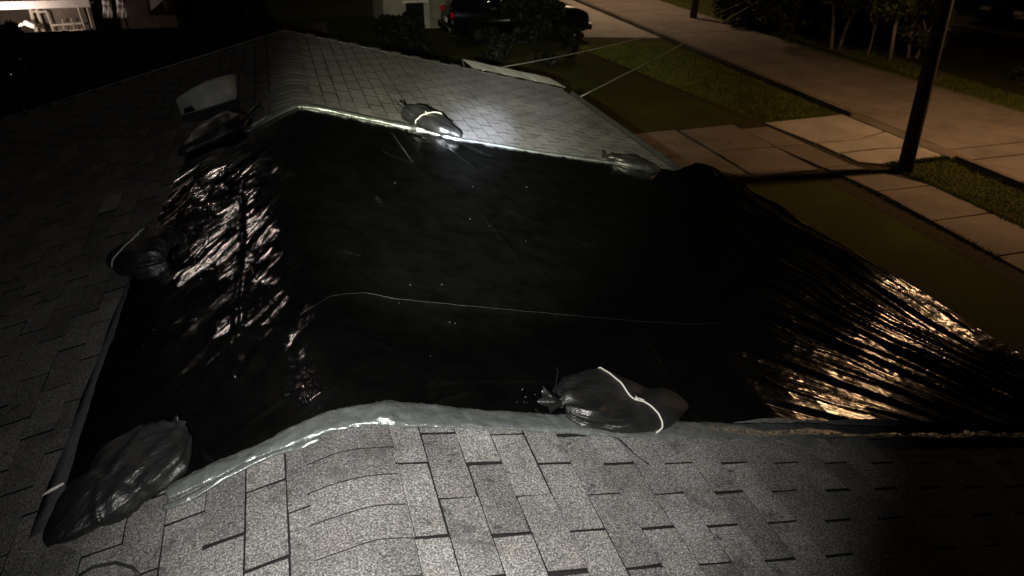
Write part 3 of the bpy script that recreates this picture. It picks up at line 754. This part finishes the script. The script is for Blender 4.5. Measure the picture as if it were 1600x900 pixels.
# ------------------------------------------------------------------ roof vent, awnings, wires
def vent():
    root = thing('roof_vent', 'pale grey slanted metal vent on the dark left slope', 'roof vent', tuple(S3(-.74, 7.05, 0)))
    # footprint in (s, y); the open end faces the camera, the hood slopes down towards the far end
    s0, s1, y0, y1 = -.98, -.50, 6.62, 7.50
    def q(s, y, h): return S3(s, y, h)
    H = .19
    V = [q(s1-.01, y0, H), q(s1-.12, y0-.02, H+.02), q(s0+.12, y0-.02, H), q(s0+.02, y0+.02, H-.03), q(s0, y0+.05, .01), q(s1, y0+.04, .01),
         q(s1-.03, y1, .035), q(s1-.14, y1+.05, .04), q(s0+.15, y1+.05, .04), q(s0+.03, y1-.02, .03), q(s0+.01, y1, .01), q(s1, y1, .01)]
    Fc = [(0, 6, 7, 1), (1, 7, 8, 2), (2, 8, 9, 3), (3, 9, 10, 4), (0, 5, 11, 6), (0, 1, 2, 3, 4, 5), (6, 11, 10, 9, 8, 7)]
    bm = bmesh.new(); vs = [bm.verts.new(v) for v in V]; [bm.faces.new([vs[i] for i in f]) for f in Fc]
    bmesh.ops.recalc_face_normals(bm, faces=bm.faces); bmesh.ops.bevel(bm, geom=list(bm.edges), offset=.008, segments=2, affect='EDGES')
    loc_parent(obj('hood', bm, M_VENT, None, True), root)
    bm = bmesh.new(); vs = [bm.verts.new(q(s, y, h)) for s, y, h in [(s0-.06, y0-.06, .009), (s1+.06, y0-.06, .009), (s1+.06, y1+.12, .009), (s0-.06, y1+.12, .009)]]
    bm.faces.new(vs); loc_parent(obj('flange', bm, M_SH, None), root)
    bm = bmesh.new(); vs = [bm.verts.new(q(s, y, h)) for s, y, h in [(s0+.03, y0+.028, .02), (s0+.13, y0+.022, .02), (s0+.12, y0+.002, .075), (s0+.05, y0+.006, .07)]]
    bm.faces.new(vs); loc_parent(obj('opening', bm, M_HOLE, None), root)
vent()
def awning(label, s0, s1, drop, out, n):
    a = S3(s0, YF+.06, -drop); b = S3(s1, YF+.06, -drop)
    root = thing('window_awning', label, 'awning', tuple((a+b)/2))
    for i in range(n):
        p = a+(b-a)*(i/n+.003); q_ = a+(b-a)*((i+1)/n-.006)
        o1 = Vector((0, out, -out*.04)); V = [p, q_, q_+o1, p+o1]
        rib = Vector((0, 0, .006)); mid0, mid1 = (p+q_)/2+rib, (p+q_)/2+o1+rib
        V = [p, mid0, q_, p+o1, mid1, q_+o1]+[v-Vector((0, 0, .006)) for v in (p, mid0, q_, p+o1, mid1, q_+o1)]
        loc_parent(arr('awning_panel', V, [(0, 1, 4, 3), (1, 2, 5, 4), (9, 10, 7, 6), (10, 11, 8, 7), (3, 4, 10, 9), (4, 5, 11, 10), (0, 3, 9, 6), (2, 8, 11, 5)], M_AWN), root)
    for e_ in (a, b):
        V, Fc = tube([e_+Vector((0, out, -out*.04-.01)), e_+Vector((0, .02, -.45))], .009, 6); loc_parent(arr('bracket', V, Fc, M_GUTTER), root)
awning('cream metal awning panels beyond the right corner of the far roof edge', 2.30, 3.60, -.03, .62, 3)
awning('barely lit metal awning beyond the far roof edge on the left', -1.95, -2.95, .20, .40, 5)

def wire(name, pts, sag, rad, label):
    a, b = Vector(pts[0]), Vector(pts[1]); P_ = []
    for i in range(41):
        t = i/40; p = a.lerp(b, t); p.z -= sag*4*t*(1-t); P_.append(p)
    V, Fc = tube(P_, rad, 6); o = arr(name, V, Fc, M_WIRE, None, True); tag(o, label, 'wire', 'service wires running to the street'); return o
far_post = gnd(1222, 62)
W2 = CAM+ray(1232, -30)*((far_post.y)/ray(1232, -30).y)
w1 = wire('service_wire', (CAM+ray(905, 152)*(8.80/ray(905, 152).y), W2), .10, .0065, 'pale service wire from the lawn side gutter towards the street trees')
w2 = wire('service_wire', (CAM+ray(742, 112)*(9.75/ray(742, 112).y), W2+Vector((0, 0, .08))), .35, .006, 'longer pale wire crossing above the cream awning')
ah = CAM+ray(905, 152)*(8.80/ray(905, 152).y)
clamp = thing('wire_clamp', 'small pale forked clamp holding a wire at the roof edge', 'clamp', tuple(ah))
for dx in (-.03, .035):
    V, Fc = tube([ah+Vector((0, 0, .0)), ah+Vector((dx, -.03, -.05)), ah+Vector((dx, -.06, -.14))], .011, 6)
    loc_parent(arr('prong', V, Fc, M_WIRE, None, True), clamp)
bm = bmesh.new(); bx(bm, tuple(ah+Vector((0, -.04, -.16))), (.10, .05, .05), None, .008); loc_parent(obj('bracket', bm, M_STEEL), clamp)

# black cable loop on the shingles, bottom left
cb = [P2(128, 905), P2(150, 892), P2(185, 885), P2(212, 893), P2(222, 905)]
V, Fc = tube([S3(s, y, .018) for s, y in cb], .005, 7); tag(arr('cable', V, Fc, M_DCORD, None, True), 'thin dark cable loop on the shingles below the largest sandbag', 'cable')

# ------------------------------------------------------------------ utility poles
def upole(base, lean, hgt, r0, r1, label, arm=None, name='utility_pole'):
    root = thing(name, label, 'utility pole', tuple(base)); b = Vector(base); P_ = [b+Vector((lean[0]*t*hgt, lean[1]*t*hgt, t*hgt)) for t in np.linspace(0, 1, 14)]
    V, Fc = tube(P_, [r0+(r1-r0)*i/13 for i in range(14)], 20); loc_parent(arr('pole', V, Fc, M_POLE, None, True), root)
    if arm is not None:
        t = (arm.z-.1)/hgt; p = b+Vector((lean[0]*t*hgt, lean[1]*t*hgt, t*hgt)); q_ = arm+Vector((-.35, 0, .12))
        V, Fc = tube([p, p.lerp(q_, .5)+Vector((0, 0, .22)), q_], .028, 8); loc_parent(arr('lamp_arm', V, Fc, M_STEEL, None, True), root)
        bm = bmesh.new(); bx(bm, tuple(arm+Vector((-.02, 0, .22))), (.62, .26, .10), None, .03); hd = loc_parent(obj('lamp_head', bm, M_STEEL), root)
    return root
pb = gnd(1413, 268); ptop = project
# lean solved so that the shaft runs through (1478, 0)
D = ray(1478, 0); tt = 6.2/Vector((D.x, D.y, 0)).length
best = None
for k in range(200):
    f_ = .6+k*.004; P_ = CAM+D*f_*Vector((pb.x, pb.y, 0)).length/Vector((D.x, D.y, 0)).length
    e_ = (Vector((P_.x, P_.y))-Vector((pb.x, pb.y))).length
    if best is None or e_ < best[0]: best = (e_, P_)
Pm = best[1]; ln = ((Pm.x-pb.x)/Pm.z, (Pm.y-pb.y)/Pm.z)
upole((pb.x, pb.y, 0), ln, 9.0, .138, .105, 'thick dark wooden utility pole standing on the lawn strip at right', LAMP_POS)
fb = gnd(1083, 29); upole((fb.x, fb.y, 0), (.01, 0), 8.0, .14, .1, 'distant pole beside the bright stretch of street at top centre')
upole((far_post.x, far_post.y, 0), (.0, 0), 6.5, .09, .07, 'thin post hidden in the dark street trees where the wires end', name='service_pole')

# ------------------------------------------------------------------ trees and shrubs
def crown_mesh(clumps, n, size, rnd):
    V = np.zeros((n*4, 3)); cl = np.array([c for c in clumps]); wts = cl[:, 3]**2; wts /= wts.sum()
    idx = rnd.choice(len(cl), n, p=wts); d = rnd.normal(size=(n, 3)); d /= np.linalg.norm(d, axis=1)[:, None]
    r = cl[idx, 3]*(.55+.5*rnd.random(n)); p = cl[idx, :3]+d*r[:, None]*np.array([1, 1, .72])
    a = rnd.normal(size=(n, 3)); a /= np.linalg.norm(a, axis=1)[:, None]; b = np.cross(a, rnd.normal(size=(n, 3))); b /= np.linalg.norm(b, axis=1)[:, None]
    sz = size*(.5+rnd.random(n))[:, None]
    V[0::4] = p-a*sz; V[1::4] = p-b*sz*.45; V[2::4] = p+a*sz; V[3::4] = p+b*sz*.45
    I = np.arange(n)*4; return V, np.stack([I, I+1, I+2, I+3], -1)
def tree(base, hgt, cr, trunks, nleaf, leaf, tm, lm, label, name='tree', cat='tree', group=None, low=.42, seed=1, nc=16, flat=1.0, tr=.05):
    rnd = np.random.default_rng(seed); rr = random.Random(seed); b = Vector(base)
    root = thing(name, label, cat, tuple(b), group); clumps = []
    V_, F_ = [], []
    for k in range(trunks):
        a = rr.uniform(0, 6.28); sp = (.10+.16*rr.random())*cr if trunks > 1 else 0.03
        p0 = b+Vector((math.cos(a)*.12*(trunks > 1), math.sin(a)*.12*(trunks > 1), 0)); p3 = b+Vector((math.cos(a)*sp*2.2, math.sin(a)*sp*2.2, hgt*(.62+.1*rr.random())))
        p1 = p0.lerp(p3, .35)+Vector((rr.uniform(-.1, .1), rr.uniform(-.1, .1), 0)); p2 = p0.lerp(p3, .7)+Vector((rr.uniform(-.12, .12), rr.uniform(-.12, .12), 0))
        V, Fc = tube([p0, p1, p2, p3], [tr*1.25, tr, tr*.8, tr*.45], 8); q0 = len(V_)
        V_ += V; F_ += [tuple(i+q0 for i in f) for f in Fc]
        for j in range(3):
            st = p1.lerp(p2, rr.random()); an = rr.uniform(0, 6.28); en = st+Vector((math.cos(an)*cr*.55, math.sin(an)*cr*.55, hgt*.22))
            V, Fc = tube([st, st.lerp(en, .5)+Vector((0, 0, .08)), en], [tr*.55, tr*.4, tr*.2], 6); q0 = len(V_)
            V_ += V; F_ += [tuple(i+q0 for i in f) for f in Fc]
            clumps.append((en.x, en.y, en.z, cr*.34))
    loc_parent(arr('trunk', V_, F_, tm, None, True), root)
    for k in range(nc):
        an = rr.uniform(0, 6.28); r_ = cr*math.sqrt(rr.random())*.78; z = hgt*(low+(1-low)*rr.random()*.92)
        f_ = 1-abs((z/hgt-low)/(1-low)-.45)*.8; clumps.append((b.x+math.cos(an)*r_*f_, b.y+math.sin(an)*r_*f_*flat, z, cr*rr.uniform(.22, .42)))
    V, Fc = crown_mesh(clumps, nleaf, leaf, rnd)
    me = bpy.data.meshes.new('crown'); me.from_pydata(V.tolist(), [], Fc.tolist()); me.update(); o = link('crown', me, lm); loc_parent(o, root)
    return root
def gb(u, v): p = gnd(u, v); return (p.x, p.y, 0)
GT = 'trees across the street'
tree(gb(1305, 78), 3.6, 1.35, 2, 6500, .075, M_TRUNK, M_LEAF, 'lit tree with two pale crossing trunks, left of the lit trees', group=GT, seed=2, low=.42)
tree(gb(1357, 87), 3.4, 1.2, 1, 5200, .075, M_TRUNK, M_LEAF, 'lit tree with one short forked pale trunk in the middle', group=GT, seed=5, low=.48)
tree(gb(1390, 96), 4.2, 1.7, 1, 9000, .08, M_TRUNK, M_LEAF, 'brightest street tree with a tall straight pale trunk', group=GT, seed=8, low=.38)
tree(gb(1425, 90), 2.6, 1.0, 2, 4200, .07, M_TRUNK, M_LEAF, 'low leafy tree right of the tall pale trunk, near the pole', group=GT, seed=11, low=.15)
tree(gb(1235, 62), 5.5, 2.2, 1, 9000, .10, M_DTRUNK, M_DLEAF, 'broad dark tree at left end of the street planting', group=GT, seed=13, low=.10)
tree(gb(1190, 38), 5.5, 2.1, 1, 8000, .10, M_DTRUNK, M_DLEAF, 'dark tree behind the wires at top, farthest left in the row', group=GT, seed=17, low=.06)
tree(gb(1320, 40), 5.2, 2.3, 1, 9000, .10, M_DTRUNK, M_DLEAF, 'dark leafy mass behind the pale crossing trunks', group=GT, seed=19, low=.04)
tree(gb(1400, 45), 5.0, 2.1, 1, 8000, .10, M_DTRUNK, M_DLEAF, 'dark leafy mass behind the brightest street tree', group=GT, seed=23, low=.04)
p = gb(1590, 128); tree((p[0]+.3, p[1], 0), .6, .45, 1, 900, .05, M_DTRUNK, M_DLEAF, 'small dark shrub at the right edge of the far lawn', 'shrub', 'shrub', None, .05, 25, 8, tr=.02)
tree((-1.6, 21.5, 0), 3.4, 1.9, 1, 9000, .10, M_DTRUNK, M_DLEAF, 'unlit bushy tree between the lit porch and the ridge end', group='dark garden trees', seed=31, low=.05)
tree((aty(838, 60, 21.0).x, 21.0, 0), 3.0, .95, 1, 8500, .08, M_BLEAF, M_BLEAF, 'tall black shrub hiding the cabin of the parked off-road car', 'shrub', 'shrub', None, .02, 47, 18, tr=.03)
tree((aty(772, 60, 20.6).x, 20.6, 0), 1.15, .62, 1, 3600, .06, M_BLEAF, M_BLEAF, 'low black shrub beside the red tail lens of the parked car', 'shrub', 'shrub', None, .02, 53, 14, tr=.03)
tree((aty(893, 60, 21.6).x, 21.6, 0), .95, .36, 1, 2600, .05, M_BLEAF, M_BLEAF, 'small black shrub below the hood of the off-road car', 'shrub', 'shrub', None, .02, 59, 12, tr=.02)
def aty_g(u, v, Y): p = aty(u, v, Y); return p
tree((aty(-4, 60, 16.2).x, 16.2, 0), 2.6, .62, 1, 3800, .055, M_DTRUNK, M_DLEAF, 'dark shrub with glinting leaves left of the lit porch', 'shrub', 'shrub', None, .3, 37, 12, tr=.03)
tree((aty(672, 40, 24.0).x-.9, 23.4, 0), 1.45, 1.0, 1, 4200, .06, M_BLEAF, M_BLEAF, 'low dark shrub before the dim garage wall', 'shrub', 'shrub', None, .05, 41, 12, tr=.03)

# ------------------------------------------------------------------ neighbouring buildings
def porch_house():
    Y = 18.6; fz = lambda u, v: aty(u, v, Y)
    pA = fz(0, 26); L0 = fz(-30, 10).x; R0 = fz(235, 10).x; top = fz(60, 9).z
    root = thing('porch_house', 'neighbour house with brightly lit white eave and screened porch windows', 'house', ((L0+R0)/2, Y, 0))
    a = lambda o: loc_parent(o, root)
    xl = fz(20, 30).x; xr = fz(212, 20).x
    a(box('wall', ((xl+xr)/2, Y+.55, 1.25), (xr-xl+1.5, .14, 2.5), M_DWALL))
    a(box('fascia', ((L0+fz(148, 5).x)/2, Y-.46, top+.12), (fz(148, 5).x-L0, .05, .22), M_SOFFIT))
    a(box('soffit', ((L0+fz(148, 5).x)/2, Y-.22, top+.06), (fz(148, 5).x-L0, .44, .03), M_SOFFIT))
    V = [(L0-.2, Y-.55, top+.25), (R0+.4, Y-.55, top+.25), (R0+.4, Y+4, top+1.6), (L0-.2, Y+4, top+1.6)]
    V += [(x, y, z-.08) for x, y, z in V]
    a(arr('roof', V, [(0, 1, 2, 3), (7, 6, 5, 4), (0, 4, 5, 1), (1, 5, 6, 2), (2, 6, 7, 3), (3, 7, 4, 0)], M_DECK))
    sx0, sx1 = fz(46, 30).x, fz(144, 30).x
    a(box('porch_screen', ((sx0+sx1)/2, Y+.10, (top+.9)/2+.2), (sx1-sx0, .02, top-.35), M_SCREEN))
    def bar(u0, v0, u1, v1, w_, nm='window_frame', m_=M_FRAME, dy=0.0):
        p, q_ = aty(u0, v0, Y+dy), aty(u1, v1, Y+dy); V, Fc = tube([p, q_], w_, 4); a(arr(nm, V, Fc, m_))
    for (u0, v0, u1, v1, w_) in [(45, 6, 58, 52, .030), (56, 10, 71, 54, .030), (73, 18, 84, 50, .020), (120, 6, 134, 46, .022), (136, 12, 145, 44, .018),
                                 (111, 28, 117, 48, .012), (97, 30, 101, 50, .012)]: bar(u0, v0, u1, v1, w_)
    for (u0, v0, u1, v1, w_) in [(48, 18.5, 58, 18, .018), (60, 19, 73, 17.5, .018), (54, 39, 66, 38, .016), (54, 42, 66, 41, .012), (79, 40, 128, 36.5, .022), (60, 51.5, 130, 47, .02)]: bar(u0, v0, u1, v1, w_)
    # white boxes and a folded towel on a shelf left of the frames
    t1 = thing('storage_box', 'white box tipped beside the porch screen at far left', 'box', tuple(aty(44, 38, Y-.35)))
    bm = bmesh.new(); bx(bm, tuple(aty(46, 38, Y-.3)), (.20, .10, .10), Matrix.Rotation(.5, 3, 'Y'), .01); loc_parent(obj('carton', bm, M_SOFFIT), t1)
    bm = bmesh.new(); bx(bm, tuple(aty(32, 40, Y-.3)), (.14, .10, .06), Matrix.Rotation(-.6, 3, 'Y'), .01); loc_parent(obj('lid', bm, M_SOFFIT), t1)
    # hanging curtains at the right end
    for (u, wd) in ((164, .16), (186, .20)):
        V = []; Fc = []
        for i in range(15):
            for j in range(7):
                t = i/14; p = aty(u-6+14*j/6, -6+32*t+3*math.sin(i*.5), Y-.05); V.append((p.x+.05*t, p.y+.05*math.sin(j*2.1+i*.3), p.z))
        for i in range(14):
            for j in range(6): Fc.append((i*7+j, i*7+j+1, i*7+j+8, i*7+j+7))
        o = arr('porch_curtain', V, Fc, M_SOFFIT, None, True); tag(o, 'pale curtain hanging ' + ('beside the screened windows' if u < 170 else 'at the far right end of the porch'), 'curtain')
    gp_ = aty(236, 8, Y-.2); V = [aty(233, -6, Y-.2), aty(262, -6, Y-.2), aty(236, 17, Y-.2)]; V += [v+Vector((0, .04, 0)) for v in V]
    a(arr('gable_board', V, [(0, 2, 1), (3, 4, 5), (0, 1, 4, 3), (1, 2, 5, 4), (2, 0, 3, 5)], M_SIDING))
porch_house()
def fence():
    Y = 17.2; root = thing('wooden_fence', 'dark board fence below the lit porch', 'fence', (-4.5, Y, 0))
    x = -9.5
    while x < .9:
        u, v, z = project((x, Y, 1.9)); want = 50 if u < 60 else 47
        h = CAM.z+((want-450)/F*0) ; d = None
        p = aty(u, 51 - .035*max(0, u-50), Y); h = min(2.2, max(1.6, p.z)) + random.uniform(-.006, .006)
        bm = bmesh.new(); bx(bm, (x+.07, Y, h/2+.01), (.1448, .02, h), None, .002); loc_parent(obj('fence_board', bm, M_WOOD), root); x += .145
    for z in (.5, 1.4): loc_parent(box('fence_rail', (-4.3, Y+.04, z), (10.3, .05, .09), M_WOOD), root)
    x = -9.4
    while x < .9: loc_parent(box('fence_post', (x, Y+.09, .85), (.09, .09, 1.7), M_WOOD), root); x += 2.4
fence()
def garage():
    Y = 27.2; x0, x1 = aty(600, 20, Y).x, aty(800, 20, Y).x
    root = thing('garage', 'dim neighbour garage with twin pale doors behind dark shrubs', 'garage', ((x0+x1)/2, Y, 0)); a = lambda o: loc_parent(o, root)
    a(box('wall', ((x0+x1)/2, Y+1.6, 1.3), (x1-x0, 3, 2.6), M_SIDING))
    xm = aty(700, 20, Y).x
    for (u0, u1) in ((672, 698.5), (701.5, 738)):
        xa, xb = aty(u0, 20, Y).x, aty(u1, 20, Y).x
        d = box('garage_door', ((xa+xb)/2, Y+.06, 1.05), (xb-xa, .06, 2.05), M_DDOOR); a(d)
    a(box('roof', ((x0+x1)/2, Y+1.5, 2.68), (x1-x0+.5, 3.8, .14), M_DECK))
    for (u0, u1) in ((627, 668), (748, 786)):
        pa, pb_ = aty(u0, 2, Y-.3), aty(u1, 3, Y-.3); a(box('lit_strip_board', ((pa.x+pb_.x)/2, Y-.3, pa.z), (pb_.x-pa.x, .35, .07), M_SOFFIT)); a(box('strip_support', ((pa.x+pb_.x)/2, Y-.3, (pa.z-.04)/2), (pb_.x-pa.x-.3, .1, max(.1, pa.z-.05)), M_DECK))  # pale boards standing for the lit strip along the garage front
garage()
lp = aty(705, 4, 26.9); fx = thing('wall_lamp', 'tiny glowing lamp on the dim garage wall', 'lamp', tuple(lp))
Mg, Ng, Lg, Pg = mat('lamp_glow'); Pg.inputs['Emission Color'].default_value = (1, .95, .75, 1); Pg.inputs['Emission Strength'].default_value = 6
bm = bmesh.new(); bmesh.ops.create_uvsphere(bm, u_segments=10, v_segments=8, radius=.035, matrix=Matrix.Translation(lp)); loc_parent(obj('bulb', bm, Mg), fx)
bm = bmesh.new(); bx(bm, tuple(lp+Vector((0, .06, .03))), (.09, .08, .10), None, .01); loc_parent(obj('lamp_base', bm, M_STEEL), fx)

# ------------------------------------------------------------------ vehicles
def vehicle(pos, yaw, profile, width, wheels, label, name, cat, zbase=.0):
    """profile: list of (x, z) outline of body; x forward."""
    root = thing(name, label, cat, pos); root.rotation_euler = (0, 0, yaw)
    def add(o): o.parent = root; return o
    body, glass = profile
    def ext(pts, w0, w1, zt):
        bm = bmesh.new(); n = len(pts); L_ = []; 
        for sgn in (-1, 1):
            L_.append([bm.verts.new((x, sgn*(w0 if z < zt else w1)/2, z)) for x, z in pts])
        bm.faces.new(L_[0]); bm.faces.new(L_[1][::-1])
        for i in range(n): bm.faces.new((L_[0][(i+1) % n], L_[0][i], L_[1][i], L_[1][(i+1) % n]))
        bmesh.ops.recalc_face_normals(bm, faces=bm.faces)
        bmesh.ops.bevel(bm, geom=[e for e in bm.edges if e.calc_face_angle(0) > .3], offset=.045, segments=3, affect='EDGES', clamp_overlap=True)
        return bm
    add(obj('body', ext(body, width, width*.93, 1.02), M_CARB, None, True))
    add(obj('cabin', ext(glass, width*.90, width*.76, 1.3), M_GLASS, None, True))
    for wx in wheels:
        for sgn in (-1, 1):
            bm = bmesh.new(); bmesh.ops.create_cone(bm, cap_ends=True, segments=28, radius1=.36, radius2=.36, depth=.24, matrix=Matrix.Translation((wx, sgn*(width/2-.10), .36)) @ Matrix.Rotation(math.pi/2, 4, 'X'))
            bmesh.ops.bevel(bm, geom=[e for e in bm.edges if e.calc_face_angle(0) > 1], offset=.03, segments=2, affect='EDGES')
            wv = add(obj('wheel', bm, M_TYRE)); bm = bmesh.new(); bmesh.ops.create_cone(bm, cap_ends=True, segments=18, radius1=.20, radius2=.17, depth=.25, matrix=Matrix.Translation((wx, sgn*(width/2-.09), .36)) @ Matrix.Rotation(math.pi/2, 4, 'X'))
            r_ = obj('rim', bm, M_RIM); r_.parent = wv
    xf = max(x for x, z in body); xb = min(x for x, z in body)
    for sgn in (-1, 1):
        add(box('headlight', (xf-.05, sgn*(width/2-.26), .74), (.14, .34, .14), M_LENS, bev=.02))
        add(box('taillight', (xb+.04, sgn*(width/2-.16), .95), (.10, .12, .16), M_RED, bev=.02))
        add(box('door_mirror', (.75, sgn*(width/2+.10), 1.12), (.12, .20, .14), M_CARB, bev=.03))
    add(box('number_plate', (xb-.01, 0, .72), (.03, .32, .15), M_SOFFIT, bev=.004)); add(box('bumper', (xf+.02, 0, .44), (.18, width*.96, .22), M_CARB, bev=.05)); add(box('bumper', (xb-.02, 0, .48), (.18, width*.96, .22), M_CARB, bev=.05))
    return root
suv = ([(-2.3, .35), (-2.36, .75), (-2.25, 1.06), (1.05, 1.08), (2.12, .98), (2.34, .85), (2.38, .42), (2.2, .30), (1.9, .30), (1.75, .62), (1.15, .62), (1.0, .30), (-1.05, .30), (-1.2, .62), (-1.8, .62), (-1.95, .32)],
       [(-2.22, 1.04), (-2.05, 1.62), (-1.6, 1.80), (.15, 1.78), (.45, 1.66), (1.08, 1.06)])
fr = gnd(916, 62); vehicle((fr.x-2.35, fr.y+.75, .008), R(0), suv, 1.85, (1.45, -1.5), 'black off-road car parked side-on, silhouetted against the lit street', 'parked_car', 'car')
sedan = ([(-2.25, .32), (-2.3, .72), (-2.15, .92), (1.0, .95), (2.1, .80), (2.25, .62), (2.22, .35), (1.95, .28), (1.75, .60), (1.12, .60), (.98, .28), (-1.05, .28), (-1.2, .6), (-1.8, .6), (-1.95, .3)],
         [(-1.75, .90), (-1.2, 1.34), (-.9, 1.42), (.15, 1.40), (.4, 1.32), (1.1, .93)])
cr_ = gnd(1592, 44); vehicle((cr_.x+.6, cr_.y, .008), R(190), sedan, 1.78, (1.42, -1.45), 'dark car with small glints parked across the road at top right', 'parked_car', 'car')
